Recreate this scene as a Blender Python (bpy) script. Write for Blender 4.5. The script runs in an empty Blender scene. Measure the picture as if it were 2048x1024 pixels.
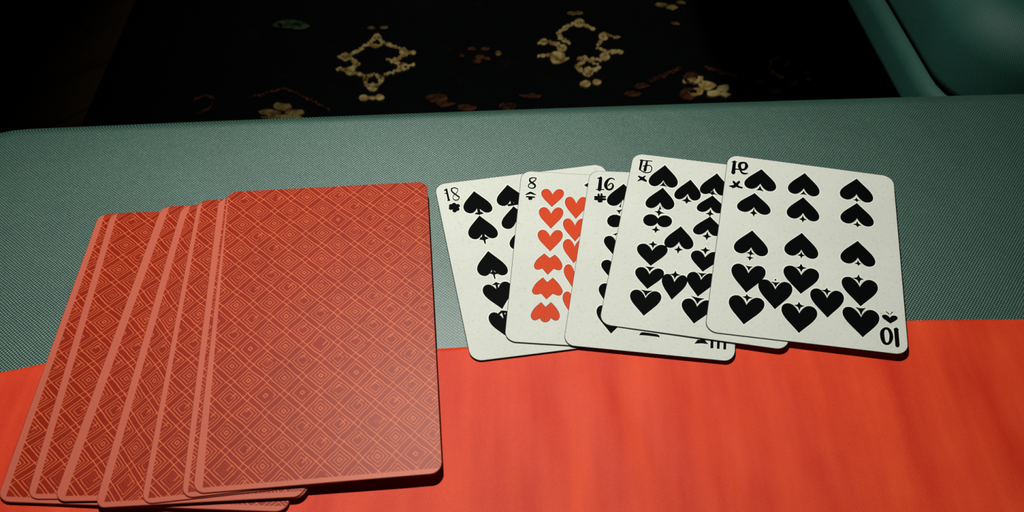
import bpy, bmesh, math, random
from mathutils import Vector, noise

S = bpy.context.scene
COL = S.collection
rnd = random.Random(7)

# ------------------------------------------------------------------ camera
F_PX, PITCH, CAM_H = 1700.0, math.radians(53.0), 0.25
cam_d = bpy.data.cameras.new('camera')
cam_d.sensor_width = 36.0
cam_d.lens = F_PX / 2048.0 * 36.0
cam_d.clip_start = 0.01
cam_d.dof.use_dof = True
cam_d.dof.focus_distance = 0.315
cam_d.dof.aperture_fstop = 26.0
cam = bpy.data.objects.new('camera', cam_d)
cam.location = (0, 0, CAM_H)
cam.rotation_euler = (math.radians(90) - PITCH, 0, 0)
COL.objects.link(cam)
S.camera = cam

# ------------------------------------------------------------------ world, light, exposure
W = bpy.data.worlds.new('world')
W.use_nodes = True
W.node_tree.nodes['Background'].inputs[0].default_value = (0.6, 0.75, 0.7, 1)
W.node_tree.nodes['Background'].inputs[1].default_value = 0.012
S.world = W

def spot(name, loc, aim, power, size, blend, rad, color):
    l = bpy.data.lights.new(name, 'SPOT')
    l.energy = power; l.spot_size = math.radians(size); l.spot_blend = blend
    l.shadow_soft_size = rad; l.color = color
    o = bpy.data.objects.new(name, l)
    o.location = loc
    o.rotation_euler = (Vector(aim) - Vector(loc)).to_track_quat('-Z', 'Y').to_euler()
    COL.objects.link(o)
    return o
spot('flash_lamp', (-0.062, 0.32, 0.48), (-0.026, 0.23, 0.0), 13.2, 87, 1.0, 0.009, (1.0, 0.985, 0.94))
spot('rug_fill_spot', (-0.05, 1.30, 0.80), (0.08, 0.84, -0.43), 16.5, 56, 1.0, 0.03, (1.0, 0.93, 0.78))  # added fill light to brighten the rug, no lamp stands there

S.view_settings.view_transform = 'Standard'
S.view_settings.look = 'None'
S.view_settings.gamma = 1
S.view_settings.use_curve_mapping = False
S.view_settings.exposure = 0.0

# ------------------------------------------------------------------ helpers
ST, CT = math.sin(PITCH), math.cos(PITCH)
def on_plane(p, z):
    """the point of the horizontal plane at height z that the photograph shows at pixel p"""
    x = (p[0] - 1024) / F_PX; y = -(p[1] - 512) / F_PX
    d = Vector((x, CT + y * ST, -ST + y * CT))
    return Vector((0, 0, CAM_H)) + d * ((z - CAM_H) / d.z)

def link(name, verts, faces, mats, parent=None, origin=None, midx=None, smooth=False, uvs=None):
    me = bpy.data.meshes.new(name)
    og = Vector(origin) if origin is not None else Vector((0, 0, 0))
    me.from_pydata([tuple(Vector(v) - og) for v in verts], [], faces)
    for m in (mats if isinstance(mats, (list, tuple)) else [mats]): me.materials.append(m)
    if midx:
        for p, i in zip(me.polygons, midx): p.material_index = i
    if smooth:
        for p in me.polygons: p.use_smooth = True
    if uvs:
        ul = me.uv_layers.new(name='UVMap')
        for lp in me.loops: ul.data[lp.index].uv = uvs[lp.vertex_index]
    me.update()
    o = bpy.data.objects.new(name, me)
    COL.objects.link(o)
    if parent is not None:
        o.parent = parent
        o.location = og - world_loc(parent)
    else:
        o.location = og
    return o
def world_loc(o):
    v = Vector(o.location)
    while o.parent: o = o.parent; v += Vector(o.location)
    return v
def empty(name, loc):
    o = bpy.data.objects.new(name, None); o.location = loc; o.empty_display_size = 0.02
    COL.objects.link(o); return o
def tag(o, label, cat, group=None):
    o['label'] = label; o['category'] = cat
    if group: o['group'] = group
    return o

# ------------------------------------------------------------------ node materials
class X:
    """one scalar socket of a node tree, with arithmetic"""
    def __init__(s, nt, sock): s.nt, s.s = nt, sock
    def op(s, name, b=None, c=None):
        n = s.nt.nodes.new('ShaderNodeMath'); n.operation = name
        s.nt.links.new(s.s, n.inputs[0])
        for i, v in ((1, b), (2, c)):
            if v is None: continue
            if isinstance(v, X): s.nt.links.new(v.s, n.inputs[i])
            else: n.inputs[i].default_value = v
        return X(s.nt, n.outputs[0])
    def __add__(s, b): return s.op('ADD', b)
    def __sub__(s, b): return s.op('SUBTRACT', b)
    def __mul__(s, b): return s.op('MULTIPLY', b)
    def __truediv__(s, b): return s.op('DIVIDE', b)
    def max(s, b): return s.op('MAXIMUM', b)
    def min(s, b): return s.op('MINIMUM', b)
    def fract(s): return s.op('FRACT')
    def floor(s): return s.op('FLOOR')
    def sin(s): return s.op('SINE')
    def abs(s): return s.op('ABSOLUTE')
    def step(s, a, b):
        n = s.nt.nodes.new('ShaderNodeMapRange'); n.interpolation_type = 'SMOOTHSTEP'
        s.nt.links.new(s.s, n.inputs[0])
        n.inputs[1].default_value = a; n.inputs[2].default_value = b
        return X(s.nt, n.outputs[0])

def new_mat(name, rough=0.6, spec=0.5):
    m = bpy.data.materials.new(name); m.use_nodes = True
    nt = m.node_tree; b = nt.nodes['Principled BSDF']
    b.inputs['Roughness'].default_value = rough
    b.inputs['Specular IOR Level'].default_value = spec
    return m, nt, b
def flat_mat(name, col, rough=0.6, spec=0.5):
    m, nt, b = new_mat(name, rough, spec); b.inputs['Base Color'].default_value = (*col, 1); return m
def coords(nt, kind='Object'):
    t = nt.nodes.new('ShaderNodeTexCoord'); sp = nt.nodes.new('ShaderNodeSeparateXYZ')
    nt.links.new(t.outputs[kind], sp.inputs[0])
    return t.outputs[kind], X(nt, sp.outputs[0]), X(nt, sp.outputs[1]), X(nt, sp.outputs[2])
def noise_x(nt, vec, scale, detail=3, rough=0.6, stretch=None, rot=0):
    if stretch:
        mp = nt.nodes.new('ShaderNodeMapping'); mp.inputs['Scale'].default_value = stretch
        mp.inputs['Rotation'].default_value = (0, 0, rot)
        nt.links.new(vec, mp.inputs[0]); vec = mp.outputs[0]
    n = nt.nodes.new('ShaderNodeTexNoise'); n.inputs['Scale'].default_value = scale
    n.inputs['Detail'].default_value = detail; n.inputs['Roughness'].default_value = rough
    nt.links.new(vec, n.inputs['Vector'])
    return X(nt, n.outputs[0])
def mix(nt, fac, a, b):
    n = nt.nodes.new('ShaderNodeMix'); n.data_type = 'RGBA'
    if isinstance(fac, X): nt.links.new(fac.s, n.inputs[0])
    else: n.inputs[0].default_value = fac
    for sock, v in ((n.inputs[6], a), (n.inputs[7], b)):
        if isinstance(v, tuple): sock.default_value = (*v, 1)
        else: nt.links.new(v, sock)
    return n.outputs[2]
def bump(nt, b, h, strength, dist):
    n = nt.nodes.new('ShaderNodeBump'); n.inputs['Strength'].default_value = strength
    n.inputs['Distance'].default_value = dist
    nt.links.new(h.s, n.inputs['Height']); nt.links.new(n.outputs[0], b.inputs['Normal'])

def woven(name, gap, thread, period, rot, rough, spec, bstr, bdist, var=0.25, lo=-0.25, hi=0.55):
    m, nt, b = new_mat(name, rough, spec)
    vec, x, y, z = coords(nt)
    c, s_ = math.cos(rot), math.sin(rot)
    n0 = noise_x(nt, vec, 60, 2)
    wob = (n0 - 0.5) * (period * 0.8)
    px = (x + z * 0.9) * c + y * s_ + wob
    py = (y + z * 0.4) * c - (x + z * 0.9) * s_ + wob
    k = 2 * math.pi / period
    w = (px * k).sin() * (py * k).sin()
    fine = noise_x(nt, vec, 2500, 2, 0.7)
    big = noise_x(nt, vec, 22, 4, 0.6)
    t = w.step(lo, hi)
    f = (t * 0.85 + (fine - 0.5) * 0.7 + (big - 0.5) * var * 2).max(0.0).min(1.0)
    nt.links.new(mix(nt, f, gap, thread), b.inputs['Base Color'])
    bump(nt, b, w * 0.5 + fine * 0.5, bstr, bdist)
    return m

M = {}
M['teal'] = woven('teal_weave', (0.002, 0.014, 0.009), (0.050, 0.168, 0.114), 0.00122, 0.12, 0.44, 1.0, 0.75, 0.00025, 0.15, -0.15, 0.45)
tb = M['teal'].node_tree.nodes['Principled BSDF']
tb.inputs['Coat Weight'].default_value = 0.9; tb.inputs['Coat Roughness'].default_value = 0.45
tb.inputs['Specular Tint'].default_value = (0.78, 1.0, 0.95, 1)
M['teal_dark'] = woven('teal_weave_plain', (0.005, 0.045, 0.033), (0.036, 0.160, 0.118), 0.0013, 0.1, 0.6, 0.4, 0.5, 0.0002)

# red cloth: fine weave, lighter and darker streaks along the folds
m, nt, b = new_mat('red_cloth', 0.52, 0.22)
vec, x, y, z = coords(nt)
k = 2 * math.pi / 0.00075
w = ((x + y * 0.3) * k).sin() * ((y - x * 0.3) * k).sin()
fine = noise_x(nt, vec, 2600, 2, 0.7)
big = noise_x(nt, vec, 30, 4, 0.6)
streak = noise_x(nt, vec, 70, 3, 0.6, (1, 0.13, 1), math.radians(-22))
f = (w * 0.13 + (fine - 0.5) * 0.55 + (big - 0.5) * 0.5 + (streak - 0.5) * 1.3 + 0.38).max(0.0).min(1.0)
nt.links.new(mix(nt, f, (0.53, 0.020, 0.004), (0.82, 0.084, 0.021)), b.inputs['Base Color'])
bump(nt, b, w * 0.5 + fine * 0.6, 0.5, 0.00012)
M['red_cloth'] = m

# printed card back: diagonal strapwork with nested squares, plain border on the left and bottom edges
def back_material():
    m, nt, b = new_mat('card_back_print', 0.43, 0.26)
    b.inputs['Specular Tint'].default_value = (1.0, 0.78, 0.68, 1)
    uv, u, v, _ = coords(nt, 'UV')                # millimetres on the card
    cell = 8.3
    wn = noise_x(nt, uv, 0.16, 2); wn2 = noise_x(nt, uv, 0.13, 2, 0.6, (1, 1, 1), 1.2)
    uu = u + (wn - 0.5) * 1.1; vv = v + (wn2 - 0.5) * 1.1
    r2 = math.sqrt(0.5)
    A = (uu * 1.0 - vv) * (r2 / cell) + 0.31       # across the lines that fall to the right
    Bq = (uu * 1.0 + vv) * (r2 / cell) + 0.17
    # nb. v grows upward
    fa, fb = A.fract() - 0.5, Bq.fract() - 0.5
    ra, rb = fa.abs(), fb.abs()
    r = ra.max(rb)
    ia, ib = A.floor(), Bq.floor()
    h = ((ia * 12.9898 + ib * 78.233).sin() * 43758.5453).fract()
    h2 = ((ia * 39.346 + ib * 11.135).sin() * 24634.6345).fract()
    brk = noise_x(nt, uv, 0.55, 3, 0.7)
    def ring(R, w, src=r):
        d = (src - R).abs()
        return (d / w).step(1.0, 0.45)
    straps_b = ring(0.385, 0.020, rb)               # continuous double lines
    straps_a = ring(0.385, 0.018, ra) * brk.step(0.28, 0.42)
    r_mid = ring(0.275, 0.017) * brk.step(0.33, 0.47)
    r_in = ring(0.165, 0.017) * h.step(0.10, 0.14) * brk.step(0.30, 0.46)
    r_dot = ring(0.06, 0.024) * h2.step(0.4, 0.5)
    spur = ring(0.0, 0.024, (fa + (h - 0.5) * 0.3).abs()) * (r.step(0.31, 0.30)) * h2.step(0.5, 0.4) * (fb.step(0.0, 0.02))
    lines = straps_b.max(straps_a * 0.85).max(r_mid * 0.85).max(r_in * 0.8).max(r_dot * 0.75).max(spur * 0.8)
    grain = noise_x(nt, uv, 5.5, 2, 0.8)
    fade = noise_x(nt, uv, 0.09, 3, 0.6)
    lines = lines * (grain * 1.1 + 0.2) * (fade * 0.5 + 0.60)
    f = (lines + (grain.step(0.60, 0.76)) * 0.16).min(1.0)
    body = mix(nt, fade, (0.20, 0.008, 0.0015), (0.31, 0.014, 0.003))
    col = mix(nt, f, body, (0.90, 0.225, 0.070))
    # border
    inner = u.step(2.75, 3.05) * (v - (u - 2.9) * 0.0).step(1.3, 1.7)
    bcol = mix(nt, grain, (0.41, 0.080, 0.045), (0.55, 0.130, 0.082))
    col = mix(nt, inner, bcol, col)
    nt.links.new(col, b.inputs['Base Color'])
    bump(nt, b, f * 0.5 + grain * 0.5, 0.25, 0.00008)
    return m
M['back'] = back_material()
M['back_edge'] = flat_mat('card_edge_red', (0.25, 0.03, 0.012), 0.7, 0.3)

m, nt, b = new_mat('card_face_stock', 0.6, 0.2)
vec, x, y, z = coords(nt)
g1 = noise_x(nt, vec, 900, 4, 0.75); g2 = noise_x(nt, vec, 2200, 2, 0.6, (1, 0.35, 1), 0.6); g3 = noise_x(nt, vec, 25, 3)
base = mix(nt, g3, (0.51, 0.53, 0.465), (0.61, 0.635, 0.57))
c1 = mix(nt, g1.step(0.52, 0.74) * 0.5, base, (0.36, 0.36, 0.29))
c2 = mix(nt, g2.step(0.69, 0.8) * 0.75, c1, (0.24, 0.24, 0.19))
nt.links.new(c2, b.inputs['Base Color'])
bump(nt, b, g1, 0.12, 0.0001)
M['face'] = m
M['face_edge_shade'] = flat_mat('card_edge_shade', (0.018, 0.018, 0.016), 0.8, 0.1)  # near-black edge colour stands in for the shade lines between cards
M['ink'] = flat_mat('black_ink', (0.0016, 0.0022, 0.0021), 0.6, 0.02)
m, nt, b = new_mat('red_ink', 0.6, 0.1)
vec, x, y, z = coords(nt)
g1 = noise_x(nt, vec, 1500, 2, 0.7)
nt.links.new(mix(nt, g1, (0.44, 0.026, 0.006), (0.66, 0.075, 0.017)), b.inputs['Base Color'])
M['red_ink'] = m
M['red_rim'] = flat_mat('dark_red_ink', (0.12, 0.010, 0.006), 0.5, 0.3)
M['halo'] = flat_mat('unprinted_rim', (0.76, 0.79, 0.69), 0.6, 0.2)

m, nt, b = new_mat('rug_pile', 0.95, 0.1)
vec, x, y, z = coords(nt)
g1 = noise_x(nt, vec, 28, 5, 0.7); g2 = noise_x(nt, vec, 400, 2)
c = mix(nt, g1.step(0.55, 0.75) * 0.5, (0.0012, 0.0024, 0.0032), (0.022, 0.010, 0.007))
nt.links.new(c, b.inputs['Base Color']); bump(nt, b, g2, 0.5, 0.001)
M['rug'] = m
def yarn(name, a, c):
    m, nt, b = new_mat(name, 0.95, 0.1)
    vec, x, y, z = coords(nt)
    g1 = noise_x(nt, vec, 75, 4, 0.7); g2 = noise_x(nt, vec, 600, 2)
    nt.links.new(mix(nt, g1.step(0.38, 0.62), a, c), b.inputs['Base Color']); bump(nt, b, g2, 0.5, 0.001)
    return m
M['gold'] = yarn('gold_yarn', (0.40, 0.25, 0.07), (0.78, 0.63, 0.27))
M['dullgold'] = yarn('dull_gold_yarn', (0.10, 0.060, 0.018), (0.33, 0.25, 0.09))
M['rust'] = yarn('rust_yarn', (0.035, 0.012, 0.008), (0.12, 0.045, 0.022))
M['green_yarn'] = yarn('green_yarn', (0.012, 0.03, 0.018), (0.06, 0.09, 0.045))
m, nt, b = new_mat('dark_wood', 0.5, 0.4)
vec, x, y, z = coords(nt)
g1 = noise_x(nt, vec, 30, 4, 0.6, (0.12, 1, 1))
nt.links.new(mix(nt, g1, (0.02, 0.012, 0.004), (0.15, 0.09, 0.03)), b.inputs['Base Color'])
bump(nt, b, g1, 0.2, 0.001)
M['wood'] = m
M['leg'] = flat_mat('black_leg_wood', (0.01, 0.008, 0.006), 0.5, 0.4)

# ------------------------------------------------------------------ floor, planks, rug
FLOOR = -0.43
def box(x0, x1, y0, y1, z0, z1):
    v = [(x, y, z) for z in (z0, z1) for y in (y0, y1) for x in (x0, x1)]
    f = [(0, 2, 3, 1), (4, 5, 7, 6), (0, 1, 5, 4), (2, 6, 7, 3), (0, 4, 6, 2), (1, 3, 7, 5)]
    return v, f
v, f = box(-2.0, 2.2, -1.2, 2.6, FLOOR - 0.05, FLOOR - 0.012)
floor = link('floor', v, f, M['wood'], origin=(0, 0.7, FLOOR - 0.05)); floor['kind'] = 'structure'
def plank_mesh(L, Wd, T, e=0.0012):
    vs, fs = [], []
    for (dx, z) in ((0, 0), (0, T - e), (e, T)):
        vs += [(dx, dx, z), (L - dx, dx, z), (L - dx, Wd - dx, z), (dx, Wd - dx, z)]
    for r in (0, 4):
        for i in range(4): fs.append((r + i, r + (i + 1) % 4, r + 4 + (i + 1) % 4, r + 4 + i))
    fs.append((8, 9, 10, 11)); fs.append((3, 2, 1, 0))
    return vs, fs
PL, PW = 0.50, 0.062
vs, fs = plank_mesh(PL - 0.0015, PW - 0.002, 0.012)
pm = bpy.data.meshes.new('plank'); pm.from_pydata(vs, [], fs); pm.materials.append(M['wood'])
ang = math.radians(42)
ca, sa = math.cos(ang), math.sin(ang)
for i in range(-30, 40):
    for j in range(-4, 6):
        a = j * PL + (i % 3) * PL * 0.37; c_ = i * PW
        mx, my = a + PL / 2, c_ + PW / 2
        wx, wy = mx * ca - my * sa, mx * sa + my * ca
        if not (-1.25 < wx < -0.25 and 0.3 < wy < 1.45): continue
        p = bpy.data.objects.new('plank', pm); COL.objects.link(p); p.parent = floor
        p.location = Vector((a * ca - c_ * sa, a * sa + c_ * ca, FLOOR - 0.012 - rnd.random() * 0.0008)) - floor.location
        p.rotation_euler = (0, 0, ang)

RUG_Z = FLOOR + 0.008
rv, rf = [], []
rx0, rx1, ry0, ry1 = -0.487, 1.15, 0.33, 1.75
nx, ny = 60, 50
for j in range(ny + 1):
    for i in range(nx + 1):
        x, y = rx0 + (rx1 - rx0) * i / nx, ry0 + (ry1 - ry0) * j / ny
        edge = i in (0, nx) or j in (0, ny)
        rv.append((x, y, FLOOR + 0.0012 if edge else RUG_Z + noise.noise((x * 9, y * 9, 0)) * 0.0006 - 0.0006))
for j in range(ny):
    for i in range(nx):
        a = j * (nx + 1) + i
        rf.append((a, a + 1, a + nx + 2, a + nx + 1))
rug = link('patterned_rug', rv, rf, M['rug'], origin=(0.3, 1.0, FLOOR), smooth=True)
tag(rug, 'dark navy rug with gold diamond medallions on the floor beyond the seat', 'rug')

M['wall'] = flat_mat('dim_wall_paint', (0.10, 0.09, 0.075), 0.8, 0.2)
for nm, bb in (('wall_back', (-2.0, 2.2, 2.6, 2.7, FLOOR - 0.05, 2.0)), ('wall_front', (-2.0, 2.2, -1.3, -1.2, FLOOR - 0.05, 2.0)),
               ('wall_left', (-2.1, -2.0, -1.3, 2.7, FLOOR - 0.05, 2.0)), ('wall_right', (2.2, 2.3, -1.3, 2.7, FLOOR - 0.05, 2.0)),
               ('ceiling', (-2.1, 2.3, -1.3, 2.7, 2.0, 2.1))):
    v, f = box(*bb); w_ = link(nm, v, f, M['wall'], origin=v[0]); w_['kind'] = 'structure'

# ------------------------------------------------------------------ 2-D shape tools (photo pixels on a plane)
def disc(c, rx, ry=None, n=14, rot=0):
    ry = rx if ry is None else ry
    o = []
    for i in range(n):
        t = 2 * math.pi * i / n; a, b_ = rx * math.cos(t), ry * math.sin(t)
        o.append((c[0] + a * math.cos(rot) - b_ * math.sin(rot), c[1] + a * math.sin(rot) + b_ * math.cos(rot)))
    return o
def stroke(pts, w):
    """polygons of a brush stroke; pts (x, y) or (x, y, width)"""
    P = [(p[0], p[1], p[2] if len(p) > 2 else w) for p in pts]
    out = []
    for a, b_ in zip(P, P[1:]):
        dx, dy = b_[0] - a[0], b_[1] - a[1]; L = math.hypot(dx, dy) or 1
        nx_, ny_ = -dy / L, dx / L
        out.append([(a[0] + nx_ * a[2] / 2, a[1] + ny_ * a[2] / 2), (b_[0] + nx_ * b_[2] / 2, b_[1] + ny_ * b_[2] / 2),
                    (b_[0] - nx_ * b_[2] / 2, b_[1] - ny_ * b_[2] / 2), (a[0] - nx_ * a[2] / 2, a[1] - ny_ * a[2] / 2)])
    for p in P[1:-1]: out.append(disc(p, p[2] / 2, n=10))
    for p in (P[0], P[-1]): out.append(disc(p, p[2] / 2 * 0.97, n=10))
    return out
def smooth(pts, k=4, closed=True):
    n = len(pts); o = []
    for i in range(n if closed else n - 1):
        g = lambda q: pts[q % n] if closed else pts[max(0, min(n - 1, q))]
        p0, p1, p2, p3 = g(i - 1), g(i), g(i + 1), g(i + 2)
        for j in range(k):
            t = j / k
            o.append(tuple(0.5 * (2 * p1[d] + (p2[d] - p0[d]) * t + (2 * p0[d] - 5 * p1[d] + 4 * p2[d] - p3[d]) * t * t
                                  + (3 * p1[d] - p0[d] - 3 * p2[d] + p3[d]) * t ** 3) for d in (0, 1)))
    if not closed: o.append(tuple(pts[-1][:2]))
    return o
def grow(poly, d):
    if hasattr(poly, 'spec'):           # a leaf keeps its notch open when it is drawn a little larger
        tip, no, hw, sl = poly.spec
        vx, vy = no[0] - tip[0], no[1] - tip[1]; L = math.hypot(vx, vy); vx, vy = vx / L, vy / L
        t2 = (tip[0] - vx * d * 1.35, tip[1] - vy * d * 1.35); q = L / 0.70 + d * 2.35
        s_ = (hw + d) / hw
        return heart(t2, (t2[0] + vx * q * 0.70, t2[1] + vy * q * 0.70), hw * s_, sl * s_)
    n = len(poly)
    A = sum(poly[i][0] * poly[(i + 1) % n][1] - poly[(i + 1) % n][0] * poly[i][1] for i in range(n))
    s = 1 if A > 0 else -1
    o = []
    for i in range(n):
        a, p, c_ = poly[i - 1], poly[i], poly[(i + 1) % n]
        def nrm(u, v_):
            dx, dy = v_[0] - u[0], v_[1] - u[1]; L = math.hypot(dx, dy) or 1
            return dy / L * s, -dx / L * s
        n1, n2 = nrm(a, p), nrm(p, c_)
        mx, my = n1[0] + n2[0], n1[1] + n2[1]; L = math.hypot(mx, my)
        if L < 0.3: mx, my, L = n1[0], n1[1], 1
        mx, my = mx / L, my / L
        q = d / max(0.6, mx * n1[0] + my * n1[1])
        o.append((p[0] + mx * q, p[1] + my * q))
    return o
HEART = [(0, 0), (0.16, 0.10), (0.33, 0.20), (0.50, 0.30), (0.66, 0.395), (0.80, 0.49), (0.91, 0.585), (0.98, 0.68), (1.0, 0.765),
         (0.98, 0.845), (0.92, 0.912), (0.82, 0.967), (0.68, 1.0), (0.52, 1.005), (0.36, 0.97), (0.22, 0.90), (0.11, 0.82), (0.04, 0.75), (0, 0.70)]
class Leaf(list): pass
def heart(tip, notch, hw, sl=0.0):
    """tip, notch and the half-width vector (hw, sl) of a heart / spade leaf"""
    V = ((notch[0] - tip[0]) / 0.70, (notch[1] - tip[1]) / 0.70)
    R = [(tip[0] + u * hw + v_ * V[0], tip[1] + u * sl + v_ * V[1]) for u, v_ in HEART]
    L = [(tip[0] - u * hw + v_ * V[0], tip[1] - u * sl + v_ * V[1]) for u, v_ in HEART[1:-1]]
    H = Leaf(R + L[::-1]); H.spec = (tip, notch, hw, sl)
    return H
def star(pts, pull=0.42):
    n = len(pts); cx = sum(p[0] for p in pts) / n; cy = sum(p[1] for p in pts) / n
    o = []
    for i in range(n):
        a, b_ = pts[i], pts[(i + 1) % n]
        o.append(a)
        for t in (0.3, 0.5, 0.7):
            x, y = a[0] + (b_[0] - a[0]) * t, a[1] + (b_[1] - a[1]) * t
            q = pull * 4 * t * (1 - t)
            o.append((x + (cx - x) * q, y + (cy - y) * q))
    return o

# ------------------------------------------------------------------ rug motifs (pile woven in another yarn, a hair proud)
def motif(name, polys, mat, jitter=0.0, h=0.0016):
    vs, fs = [], []
    for P in polys:
        n0 = len(vs)
        for p in P:
            q = (p[0] + rnd.uniform(-jitter, jitter), p[1] + rnd.uniform(-jitter, jitter))
            vs.append(on_plane(q, RUG_Z + h))
        n = len(P)
        for p in vs[n0:n0 + n]: vs.append(Vector((p.x, p.y, RUG_Z - 0.003)))
        fs.append(tuple(range(n0, n0 + n)))
        for i in range(n): fs.append((n0 + i, n0 + (i + 1) % n, n0 + n + (i + 1) % n, n0 + n + i))
    c = sum(vs, Vector()) / len(vs)
    return link(name, vs, fs, mat, parent=rug, origin=(c.x, c.y, RUG_Z))
def zr(ox, oy, s):
    return lambda x, y, *w: (ox + x / s, oy + y / s) + tuple(q / s for q in w)
g = zr(600, 0, 2.56)
def strokes(pl, w): return [q for P in pl for q in stroke(P, w)]
def blobs(pl): return [disc((p[0], p[1]), p[2], p[3] if len(p) > 3 else p[2] * 0.8, 9) for p in pl]
def beads(pl, w):
    out = []
    for P in pl:
        for a, b_ in zip(P, P[1:]):
            n = max(1, int(math.hypot(b_[0] - a[0], b_[1] - a[1]) / 4.5))
            for k_ in range(n):
                t = (k_ + 0.5) / n
                c_ = (a[0] + (b_[0] - a[0]) * t + rnd.uniform(-1.6, 1.6), a[1] + (b_[1] - a[1]) * t + rnd.uniform(-1.3, 1.3))
                q = rnd.uniform(0.5, 1.0) * w
                out.append(disc(c_, q, q * 0.72, 7, rnd.uniform(-0.4, 0.4)))
    return out
med1 = beads([[g(350, 225), g(390, 185), g(430, 215), g(395, 240), g(350, 225)],
                [g(350, 225), g(300, 255), g(250, 290), g(190, 290)], [g(250, 290), g(300, 330), g(250, 355), g(185, 352)],
                [g(250, 360), g(320, 385)], [g(440, 225), g(500, 245), g(545, 265), g(585, 270)],
                [g(545, 275), g(480, 310), g(440, 300)], [g(480, 315), g(540, 345), g(580, 328)], [g(525, 350), g(470, 372), g(430, 378)],
                [g(330, 395), g(370, 378), g(420, 395), g(410, 430), g(370, 447), g(335, 430), g(330, 395)], [g(340, 435), g(370, 458), g(405, 432)]], 5.5)
med1 += blobs([g(230, 290, 26), g(255, 365, 24), g(525, 340, 26), g(530, 262, 22), g(370, 445, 26), g(395, 185, 20)])
motif('medallion', med1, M['gold'], 1.2)
med2 = beads([[g(1320, 170), g(1380, 130), g(1430, 112), g(1500, 150)], [g(1320, 170), g(1340, 200), g(1385, 222)],
                [g(1220, 222), g(1260, 210), g(1310, 225), g(1350, 250)], [g(1222, 287), g(1290, 280), g(1330, 310), g(1375, 300)],
                [g(1640, 192), g(1560, 180), g(1520, 235)], [g(1520, 240), g(1570, 265), g(1650, 265)], [g(1570, 275), g(1540, 310), g(1490, 300)],
                [g(1410, 340), g(1470, 300), g(1535, 340), g(1475, 380), g(1410, 340)], [g(1420, 300), g(1470, 290)]], 5.5)
med2 += blobs([g(1320, 295, 40), g(1560, 290, 26), g(1430, 118, 28), g(1475, 365, 30), g(1555, 185, 26), g(1340, 245, 26), g(1250, 215, 20)])
motif('medallion', med2, M['gold'], 1.2)
motif('bar_motif', blobs([g(325, 500, 24, 14), g(368, 500, 22, 9), g(410, 497, 24, 14)]), M['gold'], 0.8)
motif('bar_motif', blobs([g(1460, 428, 28, 17), g(1520, 420, 24, 14)]), M['gold'], 0.8)
motif('bar_motif', blobs([g(365, 143, 20, 8), g(430, 140, 22, 8)]), M['dullgold'], 0.6)
motif('bar_motif', blobs([g(1390, 68, 24, 10), g(1430, 66, 20, 10)]), M['dullgold'], 0.6)
motif('rosette', blobs([g(880, 250, 22, 10), g(920, 290, 26, 12), g(950, 250, 24, 9), g(905, 315, 24, 10), g(960, 300, 18, 8), g(830, 285, 14, 8)]), M['rust'], 1.0)
motif('rosette', blobs([g(1015, 272, 15, 13)]), M['dullgold'], 0.6)
z8 = zr(1300, 0, 2.738)
motif('flower_motif', blobs([z8(250, 435, 46, 24), z8(310, 465, 50, 26), z8(250, 500, 44, 24), z8(350, 510, 40, 20), z8(400, 480, 36, 18), z8(410, 515, 30, 13), z8(205, 440, 28, 12)]), M['gold'], 2.2)
motif('arch_motif', beads([[z8(0, 445), z8(80, 410), z8(170, 370)]], 5.5), M['rust'], 1.2)
motif('arch_motif', beads([[z8(300, 365), z8(380, 390), z8(470, 410)]], 5), M['rust'], 1.2)
def singly(name, pl, mat, j):
    for b_ in blobs(pl): motif(name, [b_], mat, j)
singly('spot_motif', ([z8(600, 445, 26, 10), z8(690, 490, 36, 14), z8(780, 445, 16, 14)]), M['rust'], 1.0)
motif('scroll_motif', beads([[z8(715, 310), z8(670, 325), z8(655, 370), z8(690, 410), z8(730, 420)]], 4.6), M['dullgold'], 0.8)
motif('scroll_motif', blobs([z8(750, 345, 16, 16), z8(860, 390, 22, 14), z8(870, 430, 16, 10), z8(795, 448, 14, 12)]), M['dullgold'], 0.8)
motif('scroll_motif', beads([[z8(570, 35), z8(530, 55), z8(530, 85), z8(570, 105), z8(610, 100)]], 3.6), M['rust'], 0.8)
motif('spot_motif', blobs([z8(140, 128, 24, 8)]), M['dullgold'], 1)
motif('flower_motif', blobs([z8(60, 25, 34, 12), z8(120, 40, 34, 14), z8(170, 15, 28, 10)]), M['dullgold'], 1.6)
z6 = zr(0, 0, 2.0)
motif('flower_motif', blobs([z6(1130, 425, 40, 14), z6(1080, 450, 44, 14), z6(1180, 450, 40, 14), z6(1130, 470, 90, 12)]), M['dullgold'], 2.0)
motif('arch_motif', beads([[z6(1000, 390), z6(1140, 350), z6(1320, 440)]], 3.2), M['rust'], 1.2)
singly('spot_motif', ([z6(1740, 390, 36, 14), z6(1780, 415, 40, 12), z6(1870, 430, 40, 12), z6(2030, 425, 30, 16)]), M['rust'], 2.0)
singly('spot_motif', ([g(700, 500, 60, 20), g(1060, 545, 44, 18), g(1180, 490, 60, 10), g(1750, 440, 40, 14), g(1700, 480, 50, 14), g(2000, 400, 40, 30), g(1990, 480, 50, 30)]), M['rust'], 2.0)
motif('scroll_motif', beads([[z6(780, 400), z6(820, 380), z6(855, 390), z6(840, 430), z6(790, 455)]], 4.0), M['rust'], 0.8)
motif('leaf_motif', blobs([z6(1160, 95, 60, 18), z6(1200, 105, 40, 12), z6(1110, 100, 20, 10)]), M['green_yarn'], 1.2)

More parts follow.
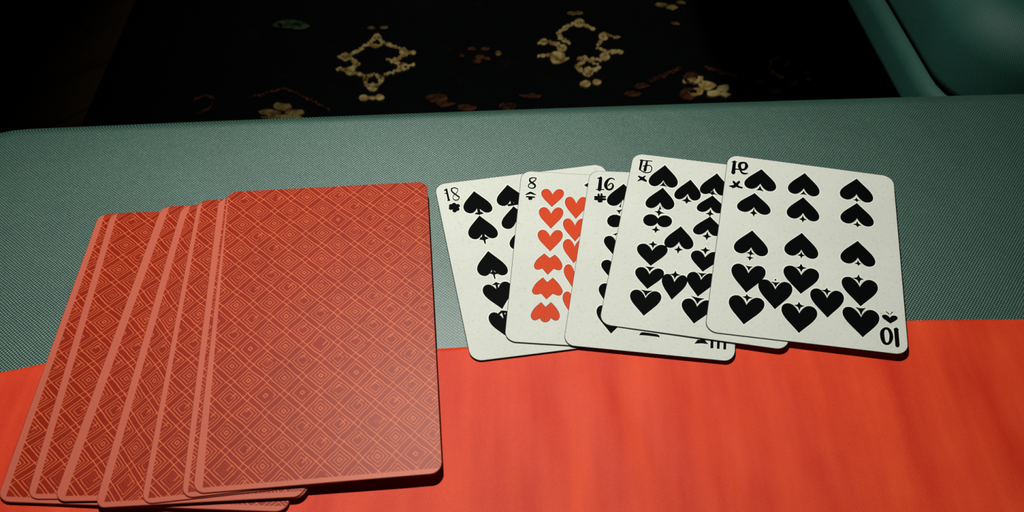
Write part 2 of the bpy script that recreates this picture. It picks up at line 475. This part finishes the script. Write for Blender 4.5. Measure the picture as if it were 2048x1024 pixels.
# ------------------------------------------------------------------ upholstered seats
def outline(x0, x1, y0, y1, r, n=10, skew=None):
    o = []
    for cx, cy, a0 in ((x1 - r, y1 - r, 0), (x0 + r, y1 - r, 90), (x0 + r, y0 + r, 180), (x1 - r, y0 + r, 270)):
        for i in range(n + 1):
            a = math.radians(a0 + 90 * i / n)
            o.append((cx + r * math.cos(a), cy + r * math.sin(a)))
    # finer along the straight runs
    p = []
    for i, q in enumerate(o):
        nx_ = o[(i + 1) % len(o)]; d = math.hypot(nx_[0] - q[0], nx_[1] - q[1])
        k = max(1, int(d / 0.02))
        for j in range(k): p.append((q[0] + (nx_[0] - q[0]) * j / k, q[1] + (nx_[1] - q[1]) * j / k))
    if skew: p = [skew(*q) for q in p]
    return p
def pad(name, out, zt, zb, rt, rb, mat, parent, crown=0.0):
    """a soft slab: outline swept with rounded upper and lower edges"""
    cx = sum(p[0] for p in out) / len(out); cy = sum(p[1] for p in out) / len(out)
    n = len(out)
    def ins(d):
        q = grow(out, -d) if d > 1e-6 else out
        return q
    rings = []
    K = 10
    for i in range(K + 1):
        a = math.pi / 2 * i / K
        rings.append((ins(rb * (1 - math.sin(a))), zb + rb * (1 - math.cos(a))) if rb > 0 else (out, zb))
        if rb <= 0: break
    for i in range(K + 1):
        a = math.pi / 2 * i / K
        rings.append((ins(rt * (1 - math.cos(a))), zt - crown - rt * (1 - math.sin(a))))
    for s in (0.9, 0.75, 0.55, 0.3):
        last = ins(rt)
        rings.append(([(cx + (p[0] - cx) * s, cy + (p[1] - cy) * s) for p in last], zt - crown * (s ** 4)))
    vs, fs = [], []
    for R, z in rings:
        for p in R: vs.append((p[0], p[1], z))
    for k_ in range(len(rings) - 1):
        for i in range(n):
            fs.append((k_ * n + i, k_ * n + (i + 1) % n, (k_ + 1) * n + (i + 1) % n, (k_ + 1) * n + i))
    fs.append(tuple(range(n))[::-1]); fs.append(tuple((len(rings) - 1) * n + i for i in range(n)))
    return link(name, vs, fs, mat, parent=parent, origin=(cx, cy, zb), smooth=True)
def leg(parent, x, y, z0, z1):
    vs, fs = [], []
    for z, r in ((z0, 0.009), (z0 + 0.004, 0.011), (z1, 0.018)):
        for i in range(12):
            a = 2 * math.pi * i / 12; vs.append((x + r * math.cos(a), y + r * math.sin(a), z))
    for k_ in (0, 12):
        for i in range(12): fs.append((k_ + i, k_ + (i + 1) % 12, k_ + 12 + (i + 1) % 12, k_ + 12 + i))
    fs.append(tuple(range(12))[::-1]); fs.append(tuple(range(24, 36)))
    link('leg', vs, fs, M['leg'], parent=parent, origin=(x, y, z0))

stool = empty('upholstered_stool', (0, 0.06, FLOOR))
tag(stool, 'grey-green woven upholstered stool carrying the playing cards and red cloth', 'stool')
def far_tilt(x, y):       # the far edge runs slightly off square
    return (x, y + 0.052 * x * max(0.0, (y + 0.16) / 0.44) - (0.03 * x * x if y > 0.1 else 0))
so = outline(-0.240, 0.256, -0.16, 0.2725, 0.036, skew=far_tilt)
pad('seat_cushion', so, 0.0, -0.085, 0.011, 0.015, M['teal'], stool)
pad('base_frame', grow(so, -0.006), -0.0855, -0.16, 0.006, 0.006, M['teal_dark'], stool)
for lx in (-0.17, 0.18):
    for ly in (-0.12, 0.22): leg(stool, lx, ly, FLOOR - 0.012 if False else FLOOR - 0.0005, -0.1602)

side = empty('upholstered_bench', (0.5, 0.7, FLOOR))
tag(side, 'dark teal upholstered bench standing on the rug beyond the stool', 'bench')
sk = lambda x, y: (x - 0.10 * (y - 0.33), y)
o2 = outline(0.217, 0.80, 0.304, 1.05, 0.042, skew=sk)
pad('seat_cushion', grow(o2, -0.002), 0.000, -0.050, 0.022, 0.007, M['teal_dark'], side)
pad('seat_rail', o2, -0.052, -0.078, 0.008, 0.008, M['teal_dark'], side)
for lx, ly in ((0.30, 0.40), (0.72, 0.40), (0.26, 0.97), (0.66, 0.97)): leg(side, lx, ly, RUG_Z + 0.0005, -0.0782)

# ------------------------------------------------------------------ red cloth over the near half of the stool
edge_px = [(-260, 812), (-120, 775), (0, 745), (85, 728), (450, 712), (875, 697), (1150, 681), (1480, 662), (1813, 641), (2048, 638), (2300, 636)]
EP = [on_plane(p, 0.001) for p in edge_px]
def edge_y(x):
    for a, c_ in zip(EP, EP[1:]):
        if a.x <= x <= c_.x: return a.y + (c_.y - a.y) * (x - a.x) / (c_.x - a.x)
    return EP[0].y if x < EP[0].x else EP[-1].y
CX0, CX1, CY0 = -0.205, 0.212, -0.02
NX, NY = 300, 120
cd = math.radians(20)
def fold(x, y, e):
    d = e - y
    w = max(0.0, 1 - abs(x - 0.035) / 0.09) * max(0.0, min(1.0, (d - 0.010) / 0.012)) * max(0.0, 1 - d / 0.085)
    u = x * math.cos(cd) + y * math.sin(cd); v_ = -x * math.sin(cd) + y * math.cos(cd)
    a = noise.noise((u * 95, v_ * 9, 1.7)); b_ = noise.noise((x * 30, y * 18, 4.0)); c_ = noise.noise((x * 55, y * 30, 9.0))
    r = max(0.0, (x - 0.12) / 0.06)
    return 0.0010 * w * a + (0.0003 * b_ + 0.0001 * c_) * max(0.15, min(1.0, (d - 0.008) / 0.02)) + 0.0005 * min(1, r) * noise.noise((u * 60, v_ * 22, 6.0)) * max(0, 1 - d / 0.05)
vs, fs = [], []
for j in range(NY + 1):
    for i in range(NX + 1):
        x = CX0 + (CX1 - CX0) * i / NX; e = edge_y(x)
        e += 0.0004 * noise.noise((x * 60, 0, 3))
        y = CY0 + (e - CY0) * j / NY
        t = (e - y)
        vs.append((x, y, 0.0009 + fold(x, y, e) * min(1, t / 0.004)))
n1 = len(vs)
for j in range(NY):
    for i in range(NX):
        a = j * (NX + 1) + i; fs.append((a, a + 1, a + NX + 2, a + NX + 1))
rim = [i for i in range(NX + 1)] + [j * (NX + 1) + NX for j in range(1, NY + 1)] + [NY * (NX + 1) + i for i in range(NX - 1, -1, -1)] + [j * (NX + 1) for j in range(NY - 1, 0, -1)]
for q in rim: vs.append((vs[q][0], vs[q][1], 0.0001))
for k_ in range(len(rim)):
    a, c_ = k_, (k_ + 1) % len(rim)
    fs.append((rim[c_], rim[a], n1 + a, n1 + c_))
cloth = link('red_cloth', vs, fs, M['red_cloth'], origin=(0, 0.06, 0.0), smooth=True)
tag(cloth, 'orange-red cloth spread over the near half of the grey-green stool', 'cloth')

# ------------------------------------------------------------------ playing cards
def card(name, quad, z0, gx, gy, mats, thick, size, radius, shift=(0, 0)):
    """quad: corners TL TR BR BL; z0 height at the middle, gx / gy its change across the card (right, down)"""
    cxp = sum(p[0] for p in quad) / 4; cyp = sum(p[1] for p in quad) / 4
    hw, hh = (quad[1][0] + quad[2][0] - quad[0][0] - quad[3][0]) / 4, (quad[2][1] + quad[3][1] - quad[0][1] - quad[1][1]) / 4
    def z1(p): return z0 + gx * (p[0] - cxp) / hw + gy * (p[1] - cyp) / hh
    P0, P1, P3 = (on_plane(quad[i], z1(quad[i])) for i in (3, 2, 0))
    nrm = (P1 - P0).cross(P3 - P0).normalized()
    def zf(p):
        """height of the card's plane where the photograph shows pixel p"""
        d = on_plane(p, 0) - Vector((0, 0, CAM_H))
        t = (P0 - Vector((0, 0, CAM_H))).dot(nrm) / d.dot(nrm)
        return CAM_H + t * d.z
    Wm, Hm = size
    st = []
    for sx, sy, a0 in ((1, 1, 0), (0, 1, 90), (0, 0, 180), (1, 0, 270)):
        for i in range(9):
            a = math.radians(a0 + 90 * i / 8)
            cx = Wm - radius if sx else radius; cy = Hm - radius if sy else radius
            st.append((cx + radius * math.cos(a), cy + radius * math.sin(a)))
    # extra points along the sides
    full = []
    for i, q in enumerate(st):
        nq = st[(i + 1) % len(st)]; d = math.hypot(nq[0] - q[0], nq[1] - q[1]); k_ = max(1, int(d / 12))
        for j in range(k_): full.append((q[0] + (nq[0] - q[0]) * j / k_, q[1] + (nq[1] - q[1]) * j / k_))
    # homography of the unit square onto the quad, done on the plane (where the card is nearly a rectangle)
    Q = [on_plane(p, zf(p)) for p in quad]
    top, bot, rim, uvs = [], [], [], []
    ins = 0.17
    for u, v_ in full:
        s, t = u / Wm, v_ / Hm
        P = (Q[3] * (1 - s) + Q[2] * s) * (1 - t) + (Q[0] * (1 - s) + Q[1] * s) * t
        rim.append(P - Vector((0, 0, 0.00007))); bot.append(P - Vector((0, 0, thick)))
        s, t = 0.5 + (s - 0.5) * (1 - 2 * ins / Wm), 0.5 + (t - 0.5) * (1 - 2 * ins / Hm)   # rounded cut edge; the edge colour paints in a thin shadow line
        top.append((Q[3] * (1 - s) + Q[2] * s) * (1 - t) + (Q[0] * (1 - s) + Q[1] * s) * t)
        uvs.append((u + shift[0] * t + shift[1], v_))
    n = len(top)
    fs = [tuple(range(n)), tuple(range(3 * n - 1, 2 * n - 1, -1))]
    for k_ in (0, n):
        for i in range(n): fs.append((k_ + i, k_ + n + i, k_ + n + (i + 1) % n, k_ + (i + 1) % n))
    c = (Q[0] + Q[1] + Q[2] + Q[3]) / 4
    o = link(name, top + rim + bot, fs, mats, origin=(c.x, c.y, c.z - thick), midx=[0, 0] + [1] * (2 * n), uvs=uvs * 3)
    return o, zf

BACKS = [
    ('A', [(198, 428), (612, 414), (577, 1024), (-8, 1003)], 'bottom face-down red card, sticking out furthest left under the rest of the pack'),
    ('B', [(222, 426), (640, 412), (556, 998), (52, 998)], 'second face-down red card up from the bottom, a narrow strip beside the outermost left card'),
    ('C', [(323, 413), (715, 398), (612, 996), (106, 1003)], 'third face-down red card from the bottom, broad pink border right of a wide patterned strip'),
    ('D', [(364, 411), (760, 393), (607, 993), (188, 1016)], 'middle face-down red card of the seven, its bottom left corner reaching lowest on the cloth'),
    ('E', [(396, 401), (800, 380), (778, 954), (281, 1009)], 'fifth face-down red card from the bottom, dark line along its edge and dull narrow border'),
    ('F', [(437, 397), (846, 374), (872, 938), (362, 997)], 'second face-down red card from the top, pink border showing just left of the top card'),
    ('G', [(455, 384), (854, 363), (885, 946), (385, 988)], 'topmost face-down red card, its lattice patterned back in full view'),
]
for i, (k_, q, lab) in enumerate(BACKS):
    sh = {'A': (0, 0.9), 'B': (0, 0.7), 'E': (0.3, 1.1), 'F': (-0.8, 1.3), 'G': (2.4, 0.2)}.get(k_, (0, 0))
    o, zf = card('playing_card', q, 0.0022 + 0.00046 * i, 0.0002, 0.0002, [M['back'], M['back_edge']], 0.00036, (75, 117), 3.6, sh)
    tag(o, lab, 'playing card', 'face-down red cards fanned at the left')

PIP = [0]
def prints(cardo, zf, name, polys, ink, halo=1.5, rim=None):
    """ink shapes (pixel polygons) lying on a card, each with its unprinted rim"""
    vs, fs, mi = [], [], []
    PIP[0] = (PIP[0] + 1) % 24
    layers = [(grow(P, halo), 0.000015, 0) for P in polys] if halo else []
    if rim: layers += [(grow(P, 1.0), 0.000035, 2) for P in polys]
    layers += [(P, 0.00005, 1) for P in polys]
    for q_, (P, h, m_) in enumerate(layers):
        n0 = len(vs)
        h += q_ * 0.4e-6 + PIP[0] * 0.35e-6
        pts = [on_plane(p, zf(p) + h) for p in P]
        A = sum(P[i][0] * P[(i + 1) % len(P)][1] - P[(i + 1) % len(P)][0] * P[i][1] for i in range(len(P)))
        if A > 0: pts.reverse()
        vs += pts; fs.append(tuple(range(n0, len(vs)))); mi.append(m_)
    c = sum(vs, Vector()) / len(vs)
    return link(name, vs, fs, [M['halo'], ink] + ([rim] if rim else []), parent=cardo, origin=c, midx=mi)

FM = [M['face'], M['face_edge_shade']]
def face(quad, z0, gx, gy, lab):
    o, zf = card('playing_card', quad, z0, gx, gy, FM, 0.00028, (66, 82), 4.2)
    tag(o, lab, 'playing card', 'face-up cards fanned at the right')
    def put(name, polys, ink=M['ink'], **kw): return prints(o, zf, name, polys, ink, **kw)
    return o, put
def T(f): return lambda *P: [f(*p) for p in P]
def spade(f, tip, notch, hw, sl, *extra):
    """leaf plus the little foot shapes, in zoomed coordinates f"""
    k_ = 1.0 / f.s
    out = [heart(f(*tip), f(*notch), hw * k_, sl * k_)]
    for e in extra: out.append(star([f(*p) for p in e], 0.30 if len(e) == 3 else 0.42))
    return out
def zoomed(ox, oy, s):
    fn = lambda x, y, *w: (ox + x / s, oy + y / s) + tuple(q / s for q in w)
    fn.s = s
    return fn
def trunk(f, *parts):
    out = []
    for P, w in parts:
        Q = [p if len(p) > 2 else (p[0], p[1], w) for p in P]
        if len(Q) > 3:            # a curved brush stroke: position and width eased through the points
            xy = smooth([(p[0], p[1]) for p in Q], 4, False); ws = smooth([(p[2], 0) for p in Q], 4, False)
            Q = [(a[0], a[1], b_[0]) for a, b_ in zip(xy, ws)]
        out += stroke([f(p[0], p[1], p[2] * BOLD[0]) for p in Q], w * BOLD[0] / f.s)
    return out
BOLD = [1.0]
def bold(f, *parts):
    BOLD[0] = 1.3; o = trunk(f, *parts); BOLD[0] = 1.0
    return o

# --- the card marked 18
o, put = face([(868, 369), (1208, 327), (1310, 678), (942, 724)], 0.0016, 0, 0, 'lowest face-up card, black spades and the index 18, at the left end of the row')
f = zoomed(860, 340, 5.12)
put('spade_pip', spade(f, (450, 215), (487, 372), 148, -6) + trunk(f, ([(487, 365, 22), (505, 440, 34)], 30)) + [star([f(450, 452), f(470, 432), f(505, 440), f(530, 424), f(556, 446), f(505, 460)], 0.1)])
put('spade_pip', spade(f, (505, 465), (540, 632), 152, -8) + trunk(f, ([(540, 625, 20), (548, 680, 34), (566, 752, 14)], 24)) + [star([f(500, 715), f(512, 690), f(548, 672), f(585, 685), f(610, 700), f(555, 722)], 0.12)])
put('spade_pip', spade(f, (793, 150), (826, 300), 146, -6) + trunk(f, ([(826, 290, 22), (845, 350, 32)], 28), ([(805, 360), (885, 345)], 24)))
put('spade_pip', spade(f, (855, 370), (880, 530), 150, -8))
put('spade_pip', spade(f, (945, 580), (972, 742), 160, -6))
f3 = zoomed(860, 300, 2.3275)
put('spade_pip', spade(f, (595, 828), (636, 1005), 157, -6) + trunk(f3, ([(291, 555, 10), (302, 597, 7)], 9)) + [star([f3(272, 574), f3(292, 558), f3(322, 576), f3(298, 584)], 0.25)])
f = zoomed(860, 560, 5.12)
put('spade_pip', spade(f, (740, 298), (693, 112), 148, -26) + trunk(f, ([(694, 112, 24), (680, 40, 24)], 24)) + [star([f(626, 50), f(675, 18), f(730, 38), f(680, 55)], 0.12)])
put('spade_pip', spade(f, (812, 600), (757, 402), 150, -26) + trunk(f, ([(768, 405, 26), (748, 330, 24)], 24), ([(708, 345), (735, 322), (790, 328)], 24)))
f = zoomed(860, 340, 5.12)
put('index_number', bold(f, ([(168, 200, 16), (192, 306, 17)], 16), ([(150, 207), (172, 194)], 11), ([(150, 240), (172, 237)], 7), ([(182, 312), (205, 308)], 8),
    ([(222, 190), (222, 216), (262, 250), (299, 276)], 12), ([(220, 196), (232, 184), (256, 181), (286, 194)], 8), ([(286, 194), (283, 212), (274, 230), (262, 246)], 6),
    ([(252, 248), (238, 264), (234, 284), (244, 300)], 6), ([(240, 298), (258, 308), (288, 302), (300, 274)], 8)), halo=1.2)
put('suit_mark', [disc(f(248, 388), 4.6, 4.2)] + [disc(f(*p), 4.6, 3.8) for p in ((247, 354), (284, 366), (280, 400), (252, 416), (214, 390), (216, 366))], halo=1.1)

# --- the card marked 8
o, put = face([(1043, 341), (1368, 361), (1398, 707), (1008, 683)], 0.0020, 0, 0.0001, 'face-up card with orange-red heart pips and the index 8, second from the left')
f = zoomed(1010, 320, 5.12)
RI = dict(ink=M['red_ink'], rim=M['red_rim'], halo=1.9)
for tip, no, hw in (((480, 475), (487, 354), 112), ((470, 697), (472, 552), 121), ((462, 930), (463, 784), 125),
                    ((725, 597), (730, 447), 113), ((717, 828), (716, 672), 118), ((703, 1052), (712, 887), 116)):
    put('heart_pip', [heart(f(*tip), f(*no), hw / 5.12, 0.4)], **RI)
f = zoomed(1010, 500, 5.12)
put('heart_pip', [heart(f(692, 382), f(708, 222), 104 / 5.12, 0.6)], **RI)
put('heart_pip', [heart(f(672, 650), f(690, 497), 98 / 5.12, 0.6)], **RI)
def joined(pts, corners):
    """closed curve through pts, kept sharp at the listed indices"""
    n = len(pts); o_ = []; cs = sorted(corners)
    for a, b_ in zip(cs, cs[1:] + [cs[0] + n]):
        seg = [pts[q % n] for q in range(a, b_ + 1)]
        o_ += smooth(seg, 4, False)[:-1]
    return o_
put('heart_pip', [joined([f(*p) for p in [(402, 40), (458, 88), (510, 52), (550, 92), (583, 150), (574, 192), (545, 203), (498, 187), (437, 248), (382, 184), (340, 197), (308, 185), (302, 150), (330, 100)]], [0, 1, 2, 7, 8, 9])], **RI)
put('heart_pip', [joined([f(*p) for p in [(388, 285), (432, 335), (490, 288), (545, 345), (585, 410), (578, 448), (548, 463), (488, 443), (425, 500), (370, 442), (320, 453), (288, 440), (282, 408), (318, 345)]], [0, 1, 2, 7, 8, 9])], **RI)
put('heart_pip', [joined([f(*p) for p in [(370, 540), (415, 590), (470, 540), (520, 595), (555, 660), (545, 705), (512, 717), (465, 688), (448, 722), (410, 735), (375, 720), (360, 690), (310, 715), (278, 700), (270, 660), (305, 598)]], [0, 1, 2, 7, 11])], **dict(RI, halo=1.0))
f = zoomed(1010, 320, 5.12)
put('spade_pip', [star([f(808, 258), f(930, 180), f(950, 260), f(900, 320)], 0.05)])
put('index_number', bold(f, ([(320, 186), (285, 180), (256, 192, 13), (256, 216, 15), (285, 238, 16), (308, 258, 16), (300, 282, 12), (268, 288), (240, 272), (246, 248), (280, 228), (308, 208), (318, 190)], 9)), halo=1.2)
put('suit_mark', bold(f, ([(208, 354, 6), (235, 345, 14), (262, 335, 18), (290, 346, 14), (318, 355, 6)], 12), ([(220, 375), (302, 380)], 12), ([(250, 395), (268, 395)], 22)), halo=1.1)

# --- the card marked 16
o, put = face([(1180, 341), (1478, 352), (1470, 724), (1126, 690)], 0.0024, 0, 0.0001, 'face-up card with the index 16, spades half hidden, in the middle of the row')
f = zoomed(1160, 320, 5.12)
put('spade_pip', spade(f, (447, 243), (440, 405), 165, 10, [(395, 487), (432, 408), (420, 492)], [(365, 514), (440, 500), (402, 556)]))
put('spade_pip', [disc(f(358, 624), 16, 13), disc(f(500, 630), 15.5, 13)])
put('spade_pip', spade(f, (345, 978), (370, 842), 128, 12, [(328, 762), (400, 735), (366, 778)]))
f = zoomed(1120, 500, 5.12)
put('spade_pip', spade(f, (510, 285), (545, 160), 125, 10))
put('spade_pip', spade(f, (468, 540), (516, 405), 122, 10))
put('spade_pip', spade(f, (522, 857), (528, 660), 156, 16))
f = zoomed(1200, 620, 7.314)
put('suit_mark', [smooth([f(570, 372), f(598, 330), f(640, 325), f(740, 338), f(850, 358), f(874, 400), (f(838, 393)), f(720, 378), f(600, 368)], 3)], halo=1.1)
put('suit_mark', [star([f(1375, 493), f(1425, 432), f(1530, 430), f(1592, 502), f(1490, 488)], 0.05)], halo=1.1)
put('index_number', [[f(1618, 440), f(1660, 440), f(1660, 560), f(1612, 560)], [f(1712, 450), f(1755, 450), f(1750, 568), f(1708, 568)], [f(1806, 460), f(1850, 460), f(1845, 578), f(1802, 578)]], halo=1.1)
f = zoomed(1160, 320, 5.12)
put('index_number', bold(f, ([(212, 184, 26), (200, 300, 32)], 28), ([(165, 302), (246, 302)], 8), ([(182, 186), (215, 184)], 10),
    ([(352, 200), (330, 187), (298, 194, 16), (270, 228, 26), (264, 268, 28), (284, 300, 16), (318, 298, 16), (338, 268, 18), (328, 240, 10), (302, 246), (290, 262)], 10)), halo=1.2)
put('suit_mark', bold(f, ([(152, 378), (258, 376)], 16), ([(154, 400), (258, 402)], 18), ([(190, 352), (192, 424)], 18), ([(220, 350), (220, 424)], 18)) + [disc(f(205, 424), 2.6)], halo=1.1)

# --- the card with the crowded spades
o, put = face([(1267, 306), (1590, 345), (1577, 701), (1197, 648)], 0.0029, 0.0002, 0.0002, 'face-up card with crowded spades in three columns, fourth from the left')
f = zoomed(1250, 300, 5.12)
put('spade_pip', spade(f, (410, 153), (393, 310), 150, 13, [(348, 368), (393, 322), (437, 380)]))
put('spade_pip', spade(f, (388, 385), (360, 537), 148, 13, [(338, 618), (358, 552), (378, 612)], [(295, 624), (350, 606), (412, 648), (343, 680)]) + trunk(f, ([(372, 575), (398, 618)], 5)))
put('spade_pip', [disc(f(262, 718), 15.3, 12.2), disc(f(405, 730), 15.3, 12.2), disc(f(333, 722), 4, 4.5), star([f(265, 814), f(322, 772), f(365, 822), f(312, 854)])])
put('spade_pip', spade(f, (672, 302), (643, 448), 136, 11, [(575, 517), (637, 462), (692, 530), (628, 556)]))
put('spade_pip', spade(f, (943, 238), (915, 392), 146, 13, [(833, 440), (905, 408), (957, 464), (890, 462)]))
put('spade_pip', spade(f, (897, 465), (878, 588), 142, 13, [(820, 652), (877, 603), (917, 662), (868, 686)]))
put('spade_pip', spade(f, (872, 680), (848, 815), 150, 13, [(787, 880), (848, 830), (887, 890), (835, 930)]))
put('spade_pip', spade(f, (572, 780), (553, 940), 150, 13) + [star([zoomed(1250, 480, 5.12)(*p) for p in [(500, 95), (550, 53), (597, 98), (540, 147)]])])
put('index_number', bold(f, ([(172, 108, 22), (152, 198, 18)], 18), ([(152, 102), (278, 114)], 8), ([(225, 118, 16), (204, 205, 26)], 18), ([(185, 165), (215, 160), (252, 158), (274, 180), (262, 222), (215, 232), (170, 214), (150, 196)], 9)), halo=1.2)
put('suit_mark', bold(f, ([(138, 268, 12), (175, 292, 26), (214, 316, 18)], 16), ([(208, 266, 10), (175, 292, 22), (128, 318, 6)], 12)), halo=1.1)
f = zoomed(1250, 480, 5.12)
put('spade_pip', spade(f, (262, 265), (278, 110), 158, 11, [(235, 38), (288, 5), (338, 45), (285, 90)]))
put('spade_pip', spade(f, (228, 502), (250, 350), 148, 13, [(203, 265), (313, 275), (252, 327)]))
put('spade_pip', spade(f, (192, 777), (210, 595), 161, 14, [(158, 505), (287, 518), (210, 577)]))
put('spade_pip', spade(f, (478, 613), (505, 432), 131, 12, [(456, 350), (518, 311), (573, 358), (507, 404)]))
put('spade_pip', spade(f, (795, 325), (820, 178), 148, 13, [(765, 95), (826, 69), (880, 102), (822, 152)]))
put('spade_pip', spade(f, (745, 580), (778, 408), 148, 14, [(738, 330), (842, 340), (785, 387)]))
put('spade_pip', spade(f, (705, 857), (738, 683), 160, 16, [(670, 568), (818, 598), (740, 658)]))

# --- the card lying on top, its lower right index reads 10
o, put = face([(1456, 309), (1787, 353), (1818, 711), (1409, 663)], 0.0035, 0.0002, 0.0002, 'topmost face-up card at the right end, spades above an upside-down 10 in its corner')
f = zoomed(1440, 300, 5.12)
put('spade_pip', spade(f, (425, 195), (413, 345), 164, 22, [(368, 413), (410, 360), (453, 428)]))
put('spade_pip', spade(f, (868, 235), (858, 393), 163, 22, [(814, 456), (858, 414), (896, 463)]))
put('spade_pip', spade(f, (355, 440), (347, 585), 173, 25, [(302, 645), (347, 588), (386, 652), (345, 690)]))
put('spade_pip', spade(f, (852, 482), (850, 645), 168, 25, [(804, 707), (848, 663), (893, 715), (847, 747)]))
put('index_number', bold(f, ([(148, 122, 26), (136, 230, 32)], 28), ([(122, 120), (172, 122)], 8), ([(115, 228), (156, 232)], 8), ([(155, 194), (222, 200)], 9),
    ([(235, 128), (205, 140, 24), (200, 172, 26), (222, 200, 16), (255, 195, 18), (272, 165, 28), (262, 135, 18), (235, 128)], 14), ([(205, 200, 14), (225, 232, 16), (255, 242, 14), (285, 236, 8)], 14)), halo=1.2)
put('suit_mark', bold(f, ([(138, 324, 18), (165, 360, 24)], 20), ([(195, 326, 20), (165, 358, 24)], 20), ([(92, 367, 6), (140, 372, 24), (165, 362, 24), (195, 378, 16), (226, 386, 14)], 20), ([(128, 388), (150, 378)], 8)), halo=1.1)
f = zoomed(1620, 320, 5.12)
put('spade_pip', spade(f, (478, 190), (476, 350), 172, 27, [(432, 408), (475, 380), (523, 418), (480, 432)]))
put('spade_pip', spade(f, (480, 440), (482, 597), 172, 27, [(434, 657), (484, 623), (534, 672), (488, 694)]))
put('spade_pip', spade(f, (488, 827), (490, 1000), 180, 28) + [star([zoomed(1620, 520, 5.12)(*p) for p in [(449, 35), (492, -4), (533, 42), (500, 66)]])])
f = zoomed(1440, 480, 5.12)
put('spade_pip', spade(f, (330, -99), (318, 75), 176, 25, [(262, 130), (318, 93), (362, 150), (310, 165)], [(260, 168), (310, 160), (354, 182), (302, 217)]))
put('spade_pip', spade(f, (838, -74), (833, 100), 175, 28, [(790, 155), (833, 113), (874, 160), (833, 194)]))
put('spade_pip', spade(f, (268, 540), (290, 340), 176, 20, [(256, 257), (340, 270), (293, 317)]))
put('spade_pip', spade(f, (562, 710), (566, 505), 176, 22, [(518, 424), (620, 431), (570, 484)]) + [disc(f(568, 408), 2)])
put('spade_pip', spade(f, (827, 552), (832, 360), 184, 25, [(769, 278), (830, 238), (892, 288), (832, 332)]))
put('spade_pip', spade(f, (243, 865), (270, 665), 183, 23, [(224, 577), (272, 550), (342, 592), (275, 637)]))
put('spade_pip', spade(f, (808, 953), (812, 750), 185, 25, [(756, 664), (808, 628), (871, 675), (812, 728)]))
f = zoomed(1620, 520, 5.12)
put('spade_pip', spade(f, (518, 475), (510, 275), 187, 28, [(434, 182), (498, 143), (553, 197), (507, 247)]))
put('spade_pip', spade(f, (178, 592), (175, 390), 174, 20, [(112, 305), (172, 280), (223, 320), (178, 370)]))
put('spade_pip', spade(f, (540, 792), (523, 585), 190, 27, [(463, 479), (575, 489), (525, 573)]))
put('suit_mark', spade(f, (823, 652), (818, 590), 82, 8) + trunk(f, ([(778, 526, 8), (808, 552, 12)], 10), ([(845, 532, 12), (822, 556, 8)], 10)) + [disc(f(729, 545), 1.1)], halo=1.1)
put('index_number', bold(f, ([(765, 700, 18), (740, 735, 34), (742, 790, 36), (758, 840, 28), (785, 858, 20), (815, 845, 24), (832, 800, 32), (826, 745, 28), (800, 705, 22), (765, 700, 18)], 24),
    ([(882, 712, 36), (896, 872, 36)], 36), ([(860, 706), (906, 710)], 9), ([(878, 878), (914, 878)], 8)), halo=1.2)
